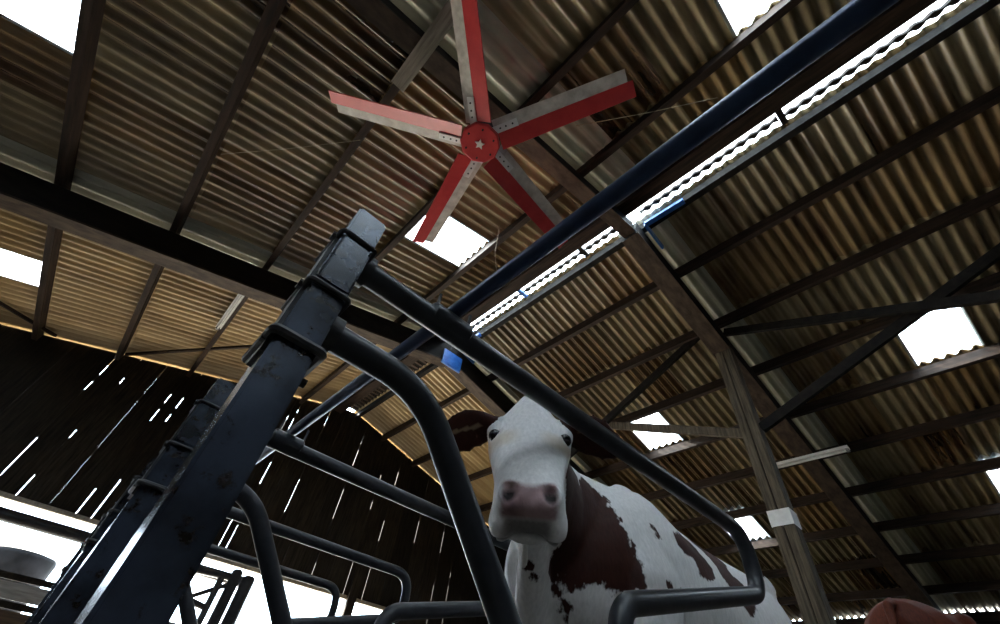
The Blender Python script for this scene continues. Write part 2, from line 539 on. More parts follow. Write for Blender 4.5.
# girts behind the boards and battens that break up the slits
for zz in (3.35, 4.55, 5.6):
    bm = bmesh.new()
    ext = min(14.9, 3.6 + (6.45 - zz - 0.1) / TM); exl = max(-7.7, 3.6 - (6.45 - zz - 0.1) / TM)
    box(bm, (exl, GY + 0.03, zz - 0.07), (ext, GY + 0.10, zz + 0.07))
    obj('girt', bm, 'board', wall)
for x in slits:
    z = OP_TOP + random.uniform(0.0, 0.6)
    while z < roofz(x) - 0.3:
        z += random.uniform(0.25, 0.9)
        ln = random.uniform(0.5, 1.4)
        z1 = min(z + ln, roofz(x) - 0.02)
        if z1 > z:
            bm = bmesh.new()
            box(bm, (x - 0.05, GY + 0.032, z), (x + 0.05, GY + 0.05, z1))
            obj('cover_batten', bm, 'board', wall)
        z += ln
bm = bmesh.new()
box(bm, (-3.0, GY - 0.05, OP_TOP - 0.02), (6.7, GY + 0.06, OP_TOP + 0.05))
obj('lintel', bm, 'plank', wall)
bm = bmesh.new()
box(bm, (-3.0, GY - 0.02, 0), (6.6, GY + 0.1, 0.35))
obj('sill_wall', bm, 'concrete', wall)
for x in (5.15,):
    bm = bmesh.new()
    box(bm, (x - 0.1, GY - 0.12, 0), (x + 0.1, GY - 0.03, OP_TOP + 1.2))
    obj('post', bm, 'board', wall)

# side walls
wl = empty('wall_left', (-7.9, 0, 0), 'dark boarded side wall on a low concrete base', None, None, 'structure')
bm = bmesh.new(); box(bm, (-8.0, REAR_Y * S, 0), (-7.8, GY, 1.1)); obj('low_wall', bm, 'concrete', wl)
bm = bmesh.new(); box(bm, (-7.98, REAR_Y * S, 1.1), (-7.9, GY, zL(-1.245) * S + EYE - 0.04)); obj('boarding', bm, 'board', wl)
wb = empty('wall_rear', (3.5, REAR_Y * S, 0), 'boarded rear gable wall behind the camera', None, None, 'structure')
bm = bmesh.new()
for xa, xb, za in ((-7.8, 15.0, 0.0),):
    xm = [xa] + ([3.6] if xa < 3.6 < xb else []) + [xb]
    ring = [(xa, za), (xb, za)] + [(x, roofz(x)) for x in reversed(xm)]
    v = [bm.verts.new((x, REAR_Y * S, z)) for x, z in ring]; v2 = [bm.verts.new((x, REAR_Y * S - 0.05, z)) for x, z in ring]
    bm.faces.new(v); bm.faces.new(v2[::-1])
    for k in range(len(v)): bm.faces.new((v[k], v2[k], v2[(k + 1) % len(v)], v[(k + 1) % len(v)]))
obj('boarding', bm, 'board', wb)
for yy in (-9.5, -5.0, -2.9, 1.6, 6.1, 10.4):
    bm = bmesh.new(); box(bm, (-7.95, yy - .1, 0), (-7.75, yy + .1, zL(-1.24) * S + EYE - 0.2)); obj('post', bm, 'rafter', wl)
wr = empty('wall_right', (15.1, 0, 0), 'dark boarded side wall under the far eave', None, None, 'structure')
bm = bmesh.new(); box(bm, (15.06, REAR_Y * S, 0), (15.2, GY, zR(2.51) * S + EYE - 0.03)); obj('boarding', bm, 'board', wr)

# ------------------------------------------------------------------ cubicle dividers
def divider(yd, xend, ret0, ret1, label):
    root = empty('cubicle_divider', (0.086, yd, 0), label, 'stall divider', 'steel cubicle dividers in a row')
    r = 0.030
    zr = 0.7326
    yf = yd - 0.071                      # front face of the post
    yb = yd + 0.034
    bm = bmesh.new()
    box(bm, up((0.050, yf, -EYE)), up((0.122, yb, 0.835)), bevel=0.005)
    post = obj('post', bm, 'post', root)
    bm = bmesh.new()
    box(bm, up((0.053, yf - 0.007, 0.575)), up((0.119, yf + 0.001, 0.716)), bevel=0.004)
    obj('clamp_plate', bm, 'post', post)
    bm = bmesh.new()
    box(bm, up((0.043, yf + 0.02, 0.40)), up((0.051, yb - 0.02, 0.72)))
    obj('side_plate', bm, 'blackbolt', post)
    for z, rr in ((0.728, 0.0055), (0.566, 0.006), (0.432, 0.009)):
        bm = bmesh.new()
        e = rr * 0.9
        tube(bm, [up(p) for p in bend([(0.150, yb + 0.004, z), (0.122 + e, yb + 0.004, z), (0.122 + e, yf - e, z), (0.05 - e, yf - e, z), (0.05 - e, yb + 0.02, z)], 0.012, 4)], rr, 8)
        shade_auto(obj('u_bolt', bm, 'blackbolt', post))
        bm = bmesh.new()
        tube(bm, [up((0.045, yf + 0.03, z)), up((0.034, yf + 0.03, z))], 0.011, 6)
        obj('nut', bm, 'blackbolt', post)
    # top rail that turns down at the end and comes back
    bm = bmesh.new()
    x0, z0 = ret0; x1, z1 = ret1
    path = bend([(0.118, yd, zr), (xend, yd, zr), (xend + 0.01, yd, z0 - 0.01), (x1, yd, z1), (x1 - 0.06, yd, -EYE)], [0.13, 0.10, 0.09], 9)
    tube(bm, [up(p) for p in path], r, 18)
    shade_auto(obj('top_rail', bm, 'steel', root))
    # front hoop down to the floor
    bm = bmesh.new()
    path = bend([(0.118, yd, 0.53), (0.372, yd, 0.53), (1.205, yd, -EYE)], 0.24, 10)
    tube(bm, [up(p) for p in path], r, 18)
    shade_auto(obj('front_hoop', bm, 'steel', root))
    for z in (zr, 0.53):
        bm = bmesh.new()
        tube(bm, [up((0.120, yd, z)), up((0.150, yd, z))], 0.040, 16)
        shade_auto(obj('collar', bm, 'blackbolt', root))
    # saddle that carries the neck rail
    bm = bmesh.new()
    tube(bm, [up((0.325, yd, zr + 0.010)), up((0.333, yd, zr + 0.010)), up((0.447, yd, zr + 0.010)), up((0.455, yd, zr + 0.010))], [0.028, 0.037, 0.037, 0.028], 16)
    sd = shade_auto(obj('saddle', bm, 'steel', root))
    for q in (0.345, 0.452):
        bm = bmesh.new()
        tube(bm, [up((q, yd, zr + 0.03)), up((q, yd, zr + 0.095))], 0.005, 8)
        obj('saddle_bolt', bm, 'blackbolt', sd)
    return root

divider(0.726, 2.01, (2.03, 0.52), (1.07, 0.275), 'nearest steel cubicle divider, its flaking post filling the lower left foreground')
divider(1.78, 1.80, (1.78, 0.50), (1.03, 0.31), 'second steel cubicle divider, on the far side of the spotted cow')
divider(2.88, 1.78, (1.76, 0.50), (1.03, 0.31), 'third steel cubicle divider, its rounded end loop in front of the gable opening')
divider(3.86, 1.76, (1.74, 0.50), (1.03, 0.31), 'farthest steel cubicle divider, nearest to the daylit gable opening')

bm = bmesh.new()
tube(bm, [up((0.3985, y, 0.8015)) for y in (-2.4, -1, 0, 1, 2, 3, 4.0)], 0.0205, 18)
o = shade_auto(obj('neck_rail', bm, 'bluesteel'))
tag(o, 'long dark blue neck rail pipe crossing above the cubicle dividers', 'pipe')

# ------------------------------------------------------------------ ceiling fan
def build_fan():
    h = 4.14
    c = Vector((0.173 * h, 0.411 * h, h))
    root = empty('ceiling_fan', up(c), 'red five-bladed ceiling fan hanging from the roof', 'fan')
    bm = bmesh.new()
    prof = [(0.0, -0.02), (0.188, -0.02), (0.202, -0.008), (0.204, 0.02), (0.19, 0.03), (0.0, 0.03)]
    seg = 10
    rings = [[bm.verts.new(up(c + Vector((rr * math.cos(2 * math.pi * k / seg), rr * math.sin(2 * math.pi * k / seg), zz)))) for k in range(seg)] for rr, zz in prof[1:-1]]
    for a, b in zip(rings[:-1], rings[1:]):
        for k in range(seg): bm.faces.new((a[k], a[(k + 1) % seg], b[(k + 1) % seg], b[k]))
    bm.faces.new(rings[0]); bm.faces.new(rings[-1][::-1])
    hub = obj('hub_plate', bm, 'fanred', root)
    bm = bmesh.new()
    for k in range(10):
        pass
    star = []
    for k in range(10):
        rr = 0.052 if k % 2 == 0 else 0.024
        t = 2 * math.pi * k / 10 + 0.4
        star.append(c + Vector((rr * math.cos(t), rr * math.sin(t), 0)))
    lo = [bm.verts.new(up(p + Vector((0, 0, -0.036)))) for p in star]; hi = [bm.verts.new(up(p + Vector((0, 0, -0.018)))) for p in star]
    bm.faces.new(lo); bm.faces.new(hi[::-1])
    for k in range(10): bm.faces.new((lo[k], lo[(k + 1) % 10], hi[(k + 1) % 10], hi[k]))
    obj('star_nut', bm, 'white', hub)
    for k in range(6):
        t = 2 * math.pi * k / 6
        p = c + Vector((0.145 * math.cos(t), 0.145 * math.sin(t), 0))
        bm = bmesh.new(); tube(bm, [up(p + Vector((0, 0, -0.034))), up(p + Vector((0, 0, -0.015)))], 0.010, 6)
        obj('bolt', bm, 'blackbolt', hub)
    bm = bmesh.new()
    tube(bm, [up(c + Vector((0, 0, z))) for z in (0.03, 0.06, 0.24, 0.28)], [0.15, 0.16, 0.16, 0.10], 20)
    shade_auto(obj('motor', bm, 'blackbolt', root))
    bm = bmesh.new()
    ztop = zL(c.x / S) * S - 0.2
    tube(bm, [up(c + Vector((0, 0, 0.28))), up(Vector((c.x, c.y, ztop)))], 0.03, 12)
    shade_auto(obj('drop_rod', bm, 'blackbolt', root))
    for k in range(5):
        ang = math.radians(5.0 + 72 * k)
        u = Vector((math.cos(ang), math.sin(ang), 0)); v = Vector((-u.y, u.x, 0)); z = Vector((0, 0, 1))
        tw = math.radians(-24)
        v2 = (v * math.cos(tw) + z * math.sin(tw)).normalized()
        n2 = u.cross(v2)
        R1 = 1.50
        def slab(a0, a1, b0, b1, th, lift=0.0, taper=1.0):
            bm = bmesh.new()
            vv = []
            for rr, tp in ((a0, 1.0), (a1, taper)):
                for bb in (b0, b1):
                    for hh in (-th / 2, th / 2):
                        vv.append(bm.verts.new(up(c + u * rr + v2 * bb * tp + n2 * (hh + lift) + z * 0.04)))
            for f in ((0, 1, 3, 2), (4, 6, 7, 5), (0, 4, 5, 1), (2, 3, 7, 6), (0, 2, 6, 4), (1, 5, 7, 3)):
                bm.faces.new([vv[i] for i in f])
            return bm
        bl = obj('blade', slab(0.20, R1, -0.015, 0.150, 0.012, 0.0, 0.85), 'fanred', root)
        obj('pale_blade_half', slab(0.17, R1 * 0.97, -0.145, -0.015, 0.012, 0.004, 0.85), 'fanwhite', bl)
        obj('blade_iron', slab(0.12, 0.42, -0.08, -0.01, 0.02, -0.014), 'white', bl)
        for q in (0.24, 0.30, 0.37):
            p = c + u * q + v2 * -0.045 + n2 * -0.024 + z * 0.04
            bm = bmesh.new(); tube(bm, [up(p - n2 * 0.008), up(p + n2 * 0.008)], 0.009, 6)
            obj('rivet', bm, 'blackbolt', bl)
    return root
build_fan()

# ------------------------------------------------------------------ batten lights and wires
def batten(p, q, label):
    p = Vector(p); q = Vector(q)
    root = empty('batten_light', up((p + q) / 2), label, 'light fixture')
    bm = bmesh.new(); beam(bm, up(p + Vector((0, 0, .035))), up(q + Vector((0, 0, .035))), 0.10, 0.045); obj('housing', bm, 'white', root)
    d = (q - p).normalized()
    bm = bmesh.new(); tube(bm, [up(p + d * 0.05 - Vector((0, 0, .012))), up(q - d * 0.05 - Vector((0, 0, .012)))], 0.02, 12); shade_auto(obj('tube', bm, 'white', root))
    for e, sg in ((p, 1), (q, -1)):
        bm = bmesh.new(); beam(bm, up(e + d * sg * 0.005 - Vector((0, 0, .01))), up(e + d * sg * 0.05 - Vector((0, 0, .01))), 0.06, 0.05); obj('end_cap', bm, 'greyboard', root)
    return root
zb_ = zL(-0.036) * S - 0.032 - 0.16 - 0.06
batten((-0.046 * S, 1.10 * S, zb_), (-0.046 * S, 1.36 * S, zb_), 'pale tube light fixed to a purlin beside the black rafter')
batten((8.40, 0.97, 4.03), (8.40, 2.25, 4.03), 'dusty grey tube light beside the timber column')
def wire(pts, label, r=0.004):
    bm = bmesh.new(); tube(bm, [up(p) for p in pts], r, 5)
    return tag(obj('hanging_wire', bm, 'wire'), label, 'wire')
wire([(0.364 * 5.4, 0.541 * 5.4, 5.4), (1.93, 2.85, 4.6), (2.0, 2.75, 3.9)], 'thin pale cord hanging below the rooflight nearest the fan')
wire([(0.300 * 4.9, 0.22 * 4.9, 4.9), (0.38 * 4.9, 0.09 * 4.9, 4.83), (0.46 * 4.9, -0.03 * 4.9, 4.9)], 'thin wire stretched from the fan towards the neck rail')
wire([(-0.288 * 4.6, 0.939 * 4.6, 4.62), (-0.16 * 4.7, 0.77 * 4.7, 4.62), (-0.040 * 4.8, 0.623 * 4.8, 4.8)], 'thin wire sagging across the roof left of the fan')
for pa, pb, lb in (((-0.532, 1.601, 0.70), (-0.399, 1.733, 0.735), 'short wind brace rod in the corner by the gable'), ((-0.225, 1.734, 0.775), (0.40, 1.05, 0.90), 'long wind brace rod slung below the cream roof sheets')):
    bm = bmesh.new(); beam(bm, up(Vector(pa) * S), up(Vector(pb) * S), 0.05, 0.05)
    tag(obj('brace_rod', bm, 'purlin'), lb, None, None, 'structure')

# ------------------------------------------------------------------ cows
def cow_material(name, brown, white):
    mt, nt, N, L, P = newmat(name)
    tc = N.new('ShaderNodeTexCoord')
    at = N.new('ShaderNodeAttribute'); at.attribute_name = 'patch'
    pk = N.new('ShaderNodeAttribute'); pk.attribute_name = 'pink'
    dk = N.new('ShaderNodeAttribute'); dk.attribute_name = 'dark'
    n1 = N.new('ShaderNodeTexNoise'); n1.inputs['Scale'].default_value = 14; n1.inputs['Detail'].default_value = 6
    L.new(tc.outputs['Object'], n1.inputs['Vector'])
    n2 = N.new('ShaderNodeTexNoise'); n2.inputs['Scale'].default_value = 90; n2.inputs['Detail'].default_value = 4
    mp = N.new('ShaderNodeMapping'); mp.inputs['Scale'].default_value = (1, 1, 0.35)
    L.new(tc.outputs['Object'], mp.inputs['Vector']); L.new(mp.outputs[0], n2.inputs['Vector'])
    # ragged patch edge
    m1 = N.new('ShaderNodeMath'); m1.operation = 'MULTIPLY_ADD'
    L.new(n1.outputs['Fac'], m1.inputs[0]); m1.inputs[1].default_value = 0.11; m1.inputs[2].default_value = -0.055
    m2 = N.new('ShaderNodeMath'); m2.operation = 'ADD'
    L.new(m1.outputs[0], m2.inputs[0]); L.new(at.outputs['Fac'], m2.inputs[1])
    m3 = N.new('ShaderNodeMath'); m3.operation = 'MULTIPLY_ADD'
    L.new(n2.outputs['Fac'], m3.inputs[0]); m3.inputs[1].default_value = 0.03
    L.new(m2.outputs[0], m3.inputs[2])
    edge = N.new('ShaderNodeMapRange'); edge.interpolation_type = 'SMOOTHSTEP'
    edge.inputs['From Min'].default_value = 0.010; edge.inputs['From Max'].default_value = 0.022
    L.new(m3.outputs[0], edge.inputs['Value'])
    wr_ = ramp(N, [(0.3, tuple(c * 0.82 for c in white)), (0.7, white)])
    L.new(n2.outputs['Fac'], wr_.inputs[0])
    br_ = ramp(N, [(0.3, tuple(c * 0.6 for c in brown)), (0.7, brown)])
    L.new(n2.outputs['Fac'], br_.inputs[0])
    def mix(fac, a, b):
        mx = N.new('ShaderNodeMix'); mx.data_type = 'RGBA'
        L.new(fac, mx.inputs['Factor']); L.new(a, mx.inputs['A'])
        if isinstance(b, tuple): mx.inputs['B'].default_value = (*b, 1)
        else: L.new(b, mx.inputs['B'])
        return mx.outputs['Result']
    c = mix(edge.outputs[0], wr_.outputs[0], br_.outputs[0])
    tn = N.new('ShaderNodeAttribute'); tn.attribute_name = 'tan'
    c = mix(tn.outputs['Fac'], c, (0.55, 0.42, 0.27))
    pr = ramp(N, [(0.35, (0.20, 0.12, 0.125)), (0.65, (0.40, 0.27, 0.27))])
    L.new(n1.outputs['Fac'], pr.inputs[0])
    c = mix(pk.outputs['Fac'], c, pr.outputs[0])
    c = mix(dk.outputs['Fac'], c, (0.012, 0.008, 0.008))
    L.new(c, P.inputs['Base Color'])
    P.inputs['Roughness'].default_value = 0.62
    P.inputs['Specular IOR Level'].default_value = 0.15
    b = N.new('ShaderNodeBump'); b.inputs['Strength'].default_value = 0.35; b.inputs['Distance'].default_value = 0.004
    L.new(n2.outputs['Fac'], b.inputs['Height']); L.new(b.outputs[0], P.inputs['Normal'])
    return mt

def loft(bm, rings, seg=20):
    """rings: (centre, u, v_up, v_down) elliptical sections"""
    rr = []
    for c, u, vu, vd in rings:
        ring = []
        for k in range(seg):
            t = 2 * math.pi * k / seg
            a, b = math.cos(t), math.sin(t)
            ring.append(bm.verts.new(c + u * a + (vu * b if b > 0 else vd * b)))
        rr.append(ring)
    for i in range(len(rr) - 1):
        for k in range(seg):
            bm.faces.new((rr[i][k], rr[i][(k + 1) % seg], rr[i + 1][(k + 1) % seg], rr[i + 1][k]))
    bm.faces.new(rr[0][::-1]); bm.faces.new(rr[-1])

V = Vector
def cow_shape():
    """one continuous body; coordinates relative to the camera eye as the spotted cow stands"""
    bm = bmesh.new()
    Y = 1.24
    # trunk
    tr = [(1.20, .46, .05, .06), (1.26, .47, .13, .17), (1.36, .49, .21, .28), (1.52, .51, .265, .37), (1.75, .53, .30, .415), (1.88, .535, .30, .445), (2.02, .49, .335, .405), (2.25, .465, .36, .40),
          (2.5, .455, .38, .40), (2.75, .49, .36, .375), (2.93, .55, .31, .305), (3.06, .60, .265, .25), (3.17, .62, .19, .195), (3.23, .62, .08, .10)]
    loft(bm, [(V((x, Y, z)), V((0, hw, 0)), V((0, 0, hh)), V((0, 0, hh))) for x, z, hw, hh in tr], 28)
    # hip bones
    for sg in (-1, 1):
        loft(bm, [(V((2.80 + d, Y + sg * 0.24, 0.735)), V((0, 0.07 * w_, 0)), V((0, 0, 0.075 * w_)), V((0, 0, 0.1 * w_))) for d, w_ in ((-.12, .25), (-.07, .8), (0, 1), (.07, .8), (.12, .25))], 12)
    # shoulder blades
    for sg in (-1, 1):
        loft(bm, [(V((1.70 + (z - .5) * 0.2, Y + sg * q, z)), V((0.16 * w_, 0, 0)), V((0, 0.07 * w_, 0)), V((0, 0.07 * w_, 0))) for z, q, w_ in ((.12, .22, .7), (.3, .255, 1), (.5, .255, 1.05), (.7, .20, .9), (.86, .12, .75), (.93, .10, .45))], 14)
    # neck
    nk = [((1.78, 1.24, .58), .25, .36), ((1.58, 1.235, .60), .215, .325), ((1.42, 1.215, .63), .175, .275), ((1.27, 1.16, .665), .145, .225), ((1.14, 1.08, .69), .125, .175), ((1.02, .99, .70), .11, .13)]
    for i in range(1):
        pts = [V(p[0]) for p in nk]
        rings = []
        for j, (p, hw, hh) in enumerate(nk):
            d = (pts[min(j + 1, len(pts) - 1)] - pts[max(j - 1, 0)]); d.z = 0; d.normalize()
            sd = V((-d.y, d.x, 0))
            rings.append((V(p), sd * hw, V((0, 0, hh)), V((0, 0, hh * 1.12))))
        loft(bm, rings, 24)
    # dewlap / brisket fold
    loft(bm, [(V(p), V((0.055, -.03, 0)) * w_, V((0, 0, 0.10)) * w_, V((0, 0, 0.10)) * w_) for p, w_ in (((1.06, 1.02, .56), .5), ((1.12, 1.08, .50), .8), ((1.20, 1.15, .40), 1.0), ((1.27, 1.21, .28), 1.2), ((1.38, 1.24, .17), 1.3), ((1.55, 1.24, .12), 1.0))], 14)
    # legs
    def leg(pts):
        loft(bm, [(V(p), V((a, 0, 0)), V((0, b, 0)), V((0, b, 0))) for p, a, b in pts], 14)
    for sg in (-1, 1):
        y = Y + sg * 0.17
        leg([((1.66, y, .32), .13, .10), ((1.62, y, .12), .095, .075), ((1.60, y, -.02), .065, .052), ((1.59, y, -.10), .06, .055), ((1.60, y, -.16), .045, .042), ((1.61, y, -.30), .038, .036), ((1.60, y, -.365), .05, .045), ((1.585, y, -.40), .055, .05), ((1.57, y, -.448), .068, .06)])
        y = Y + sg * 0.19
        leg([((2.98, y, .55), .22, .11), ((2.95, y, .30), .17, .10), ((2.98, y, .12), .11, .075), ((3.08, y, .0), .065, .05), ((3.12, y, -.06), .06, .045), ((3.10, y, -.14), .042, .038), ((3.07, y, -.30), .038, .036), ((3.05, y, -.365), .05, .045), ((3.03, y, -.40), .055, .05), ((3.01, y, -.448), .068, .06)])
    # udder
    loft(bm, [(V((x, Y, z)), V((0, w_, 0)), V((0, 0, h_)), V((0, 0, h_))) for x, z, w_, h_ in ((2.58, .08, .05, .04), (2.66, .05, .13, .10), (2.78, .03, .16, .13), (2.90, .06, .13, .12), (2.97, .12, .05, .05))], 16)
    # tail
    tl = [((3.16, Y, .80), .035), ((3.28, Y, .765), .03), ((3.34, Y, .62), .024), ((3.37, Y, .35), .02), ((3.36, Y, .05), .024), ((3.36, Y, -.12), .045), ((3.36, Y, -.24), .012)]
    tube(bm, [V(p) for p, r_ in tl], [r_ for p, r_ in tl], 10)
    # head
    E, a, s_, n = HEAD
    hd = [(-.345, .014, .060, -.02), (-.315, .030, .075, .0), (-.275, .048, .088, .03), (-.225, .070, .092, .07), (-.16, .098, .090, .11), (-.10, .120, .082, .14), (-.04, .134, .074, .15), (.0, .135, .068, .15), (.05, .124, .062, .145), (.11, .112, .058, .132), (.17, .102, .055, .118), (.225, .095, .053, .100),
          (.27, .094, .052, .088), (.31, .092, .045, .080), (.338, .080, .030, .068), (.352, .055, .012, .048)]
    rings = []
    for q, w_, f_, b_ in hd:
        rings.append((E + a * q - n * 0.0, s_ * w_, n * f_, n * b_))
    loft(bm, rings, 28)
    # lower jaw and chin
    jw = [(-.05, .09, -.13, .06), (.05, .085, -.122, .052), (.15, .07, -.108, .042), (.24, .066, -.094, .036), (.285, .066, -.086, .032), (.318, .053, -.082, .025), (.332, .03, -.080, .014)]
    loft(bm, [(E + a * q + n * o_, s_ * w_, n * h_, n * h_) for q, w_, o_, h_ in jw], 18)
    # brow ridges and lip corners
    for sg in (-1, 1):
        loft(bm, [(E + a * q + s_ * sg * o_ + n * 0.028, s_ * .026 * w_, n * .03 * w_, n * .03 * w_) for q, o_, w_ in ((-.085, .098, .5), (-.06, .108, .9), (-.035, .116, 1.1), (-.01, .118, .9), (.012, .114, .5))], 12)
        loft(bm, [(E + a * q + s_ * sg * .068 - n * .048, s_ * .030 * w_, n * .045 * w_, n * .045 * w_) for q, w_ in ((.24, .6), (.28, 1), (.315, 1.1), (.345, .9), (.362, .5))], 12)
        # nostril rims
        loft(bm, [(E + a * q + s_ * sg * (.050) + n * .028, s_ * .030 * w_, n * .022 * w_, n * .022 * w_) for q, w_ in ((.275, .5), (.295, 1), (.318, 1.1), (.338, .8), (.348, .4))], 12)
        # ears
        e0 = E - a * 0.145 + s_ * sg * 0.092 + n * 0.008
        out = (s_ * sg * 0.97 + a * (0.10 if sg < 0 else -0.12) - n * 0.18).normalized()
        wd = (n * 0.93 - a * 0.30).normalized(); wd = (wd - out * wd.dot(out)).normalized()
        th = out.cross(wd)
        er = [(0, .030, .022), (.035, .040, .022), (.075, .064, .017), (.13, .078, .014), (.185, .072, .013), (.232, .048, .012), (.26, .018, .010)]
        loft(bm, [(e0 + out * q + wd * (q * 0.12 - q * q * 0.9), wd * w_, th * t_, th * t_) for q, w_, t_ in er], 16)
    bmesh.ops.recalc_face_normals(bm, faces=bm.faces)
    me = bpy.data.meshes.new('cow_raw'); bm.to_mesh(me); bm.free()
    o = bpy.data.objects.new('cow_raw', me); C.objects.link(o)
    md = o.modifiers.new('r', 'REMESH'); md.mode = 'VOXEL'; md.voxel_size = 0.0105
    sm = o.modifiers.new('s', 'SMOOTH'); sm.factor = 0.5; sm.iterations = 5
    dg = bpy.context.evaluated_depsgraph_get()
    out = bpy.data.meshes.new_from_object(o.evaluated_get(dg))
    bpy.data.objects.remove(o); bpy.data.meshes.remove(me)
    # carve nostrils, mouth line and eye sockets
    nos = [E + a * .322 + s_ * sg * .052 + n * .046 for sg in (-1, 1)]
    eyes = [E - a * .004 + s_ * sg * .126 + n * .032 for sg in (-1, 1)]
    for v in out.vertices:
        p = v.co
        for q in nos:
            d = (p - q); dd = math.sqrt((d.dot(s_) / .020) ** 2 + (d.dot(a) / .026) ** 2 + (d.dot(n) / .035) ** 2)
            if dd < 1.3: v.co = p - (n * .8 + a * .6) * 0.030 * max(0, 1 - (dd / 1.3) ** 2); p = v.co
        for q in eyes:
            d = (p - q).length
            if d < .03: v.co = p - (p - E).normalized() * 0.012 * (1 - (d / .03) ** 2); p = v.co
        # wrinkles above the eyes
        rel = p - E
        qa, qs, qn = rel.dot(a), rel.dot(s_), rel.dot(n)
        if -.14 < qa < .0 and qn > .02 and .03 < abs(qs) < .125:
            wv = math.sin((abs(qs) - .35 * (qa + .05)) * 2 * math.pi / .022) * min(1, (abs(qs) - .03) / .04) * max(0, 1 - ((qa + .06) / .08) ** 2)
            v.co = p + n * 0.0065 * wv; p = v.co
        # mouth slit
        rel = p - E
        qa, qs, qn = rel.dot(a), rel.dot(s_), rel.dot(n)
        if qa > .22 and abs(qs) < .10:
            g = math.exp(-((qn + .056 + .25 * abs(qs)) / .009) ** 2)
            v.co = p - (a * .8 + s_ * (0.6 if qs > 0 else -.6) * min(1, abs(qs) / .06)) * 0.012 * g
    for p in out.polygons: p.use_smooth = True
    return out

def head_frame():
    az = math.radians(45.3); dip = math.radians(54)
    toward = V((-math.sin(az), -math.cos(az), 0))
    a = toward * math.cos(dip) + V((0, 0, -math.sin(dip)))
    n = toward * math.sin(dip) + V((0, 0, math.cos(dip)))
    s_ = V((-toward.y, toward.x, 0)); s_ = -s_ if s_.dot(RX) < 0 else s_
    ph = math.radians(2.0)
    return V((.885, .895, .672)), a * math.cos(ph) + s_ * math.sin(ph), s_ * math.cos(ph) - a * math.sin(ph), n
HEAD = head_frame()
HIDE_SPOTS = [      # brown markings on the hide: x, y, z, radius
    (1.3, 1.04, 0.78, 0.021), (1.24, 0.99, 0.7, 0.027), (1.41, 1.07, 0.78, 0.046), (1.24, 0.99, 0.66, 0.034), (1.37, 1.04, 0.72, 0.076), (1.48, 1.06, 0.76, 0.043), (1.24, 1, 0.63, 0.039), (1.36, 1.03, 0.67, 0.087),
    (1.45, 1.05, 0.71, 0.069), (1.5, 1.03, 0.72, 0.028), (1.26, 1.01, 0.59, 0.048), (1.35, 1.03, 0.63, 0.087), (1.43, 1.04, 0.66, 0.09), (1.48, 1.02, 0.67, 0.054), (1.53, 1, 0.68, 0.012), (0.83, 0.7, 0.37, 0.012),
    (1.27, 1.02, 0.56, 0.06), (1.36, 1.04, 0.59, 0.086), (1.41, 1.03, 0.61, 0.088), (1.46, 1.01, 0.62, 0.077), (1.51, 0.99, 0.63, 0.036), (0.84, 0.71, 0.35, 0.024), (1.29, 1.04, 0.54, 0.074), (1.36, 1.04, 0.55, 0.086),
    (1.4, 1.02, 0.56, 0.087), (1.45, 1.01, 0.58, 0.088), (1.5, 0.99, 0.59, 0.059), (1.55, 0.98, 0.6, 0.017), (1.21, 1.07, 0.48, 0.02), (1.25, 1.06, 0.49, 0.058), (1.31, 1.06, 0.51, 0.084), (1.35, 1.04, 0.52, 0.085),
    (1.4, 1.02, 0.53, 0.086), (1.44, 1, 0.54, 0.088), (1.49, 0.99, 0.55, 0.076), (1.54, 0.97, 0.56, 0.031), (1.24, 1.09, 0.46, 0.032), (1.28, 1.08, 0.47, 0.07), (1.32, 1.06, 0.47, 0.055), (1.35, 1.04, 0.48, 0.056),
    (1.39, 1.02, 0.49, 0.063), (1.44, 1, 0.5, 0.078), (1.48, 0.99, 0.51, 0.088), (1.53, 0.97, 0.52, 0.044), (1.26, 1.11, 0.43, 0.038), (1.29, 1.09, 0.43, 0.037), (1.35, 1.04, 0.45, 0.011), (1.39, 1.02, 0.45, 0.018),
    (1.44, 1.01, 0.46, 0.04), (1.48, 0.99, 0.47, 0.059), (1.53, 0.97, 0.48, 0.048), (1.27, 1.12, 0.4, 0.025), (1.48, 0.99, 0.44, 0.026), (1.55, 0.95, 0.45, 0.023), (1.54, 0.95, 0.42, 0.021), (1.73, 0.97, 0.71, 0.02),
    (1.74, 0.96, 0.68, 0.02), (1.81, 0.97, 0.72, 0.015), (1.93, 0.97, 0.73, 0.016), (1.96, 0.96, 0.71, 0.021), (1.99, 0.95, 0.7, 0.021), (2.18, 1.01, 0.78, 0.041), (2.27, 1.01, 0.77, 0.042), (2.27, 0.98, 0.74, 0.042),
    (2.25, 0.94, 0.69, 0.041), (2.24, 0.92, 0.65, 0.035), (2.03, 0.93, 0.64, 0.027), (1.79, 0.93, 0.48, 0.024), (1.69, 0.91, 0.47, 0.014), (1.31, 1.1, 0.35, 0.012), (1.32, 1.1, 0.34, 0.016), (1.32, 1.1, 0.32, 0.012),
    (1.31, 1.08, 0.4, 0.012), (1.34, 1.06, 0.41, 0.008), (1.1, 1.08, 0.44, 0.015), (1.12, 1.09, 0.41, 0.019), (1.14, 1.1, 0.39, 0.019), (2.29, 0.9, 0.6, 0.047), (2.3, 0.89, 0.56, 0.047),
]
HIDE_SPOTS = [(x, y, z, r + (0.045 if x > 1.95 and z > 0.56 else 0.0)) for x, y, z, r in HIDE_SPOTS]
PATCHES = [((x, y, z), r) for x, y, z, r in HIDE_SPOTS] + [((x, 2.48 - y, z), r) for x, y, z, r in HIDE_SPOTS if x > 1.25] + [((2.38, 1.20, .87), .09), ((2.58, 1.16, .86), .13), ((2.80, 1.10, .82), .16), ((3.02, 1.06, .70), .16)]
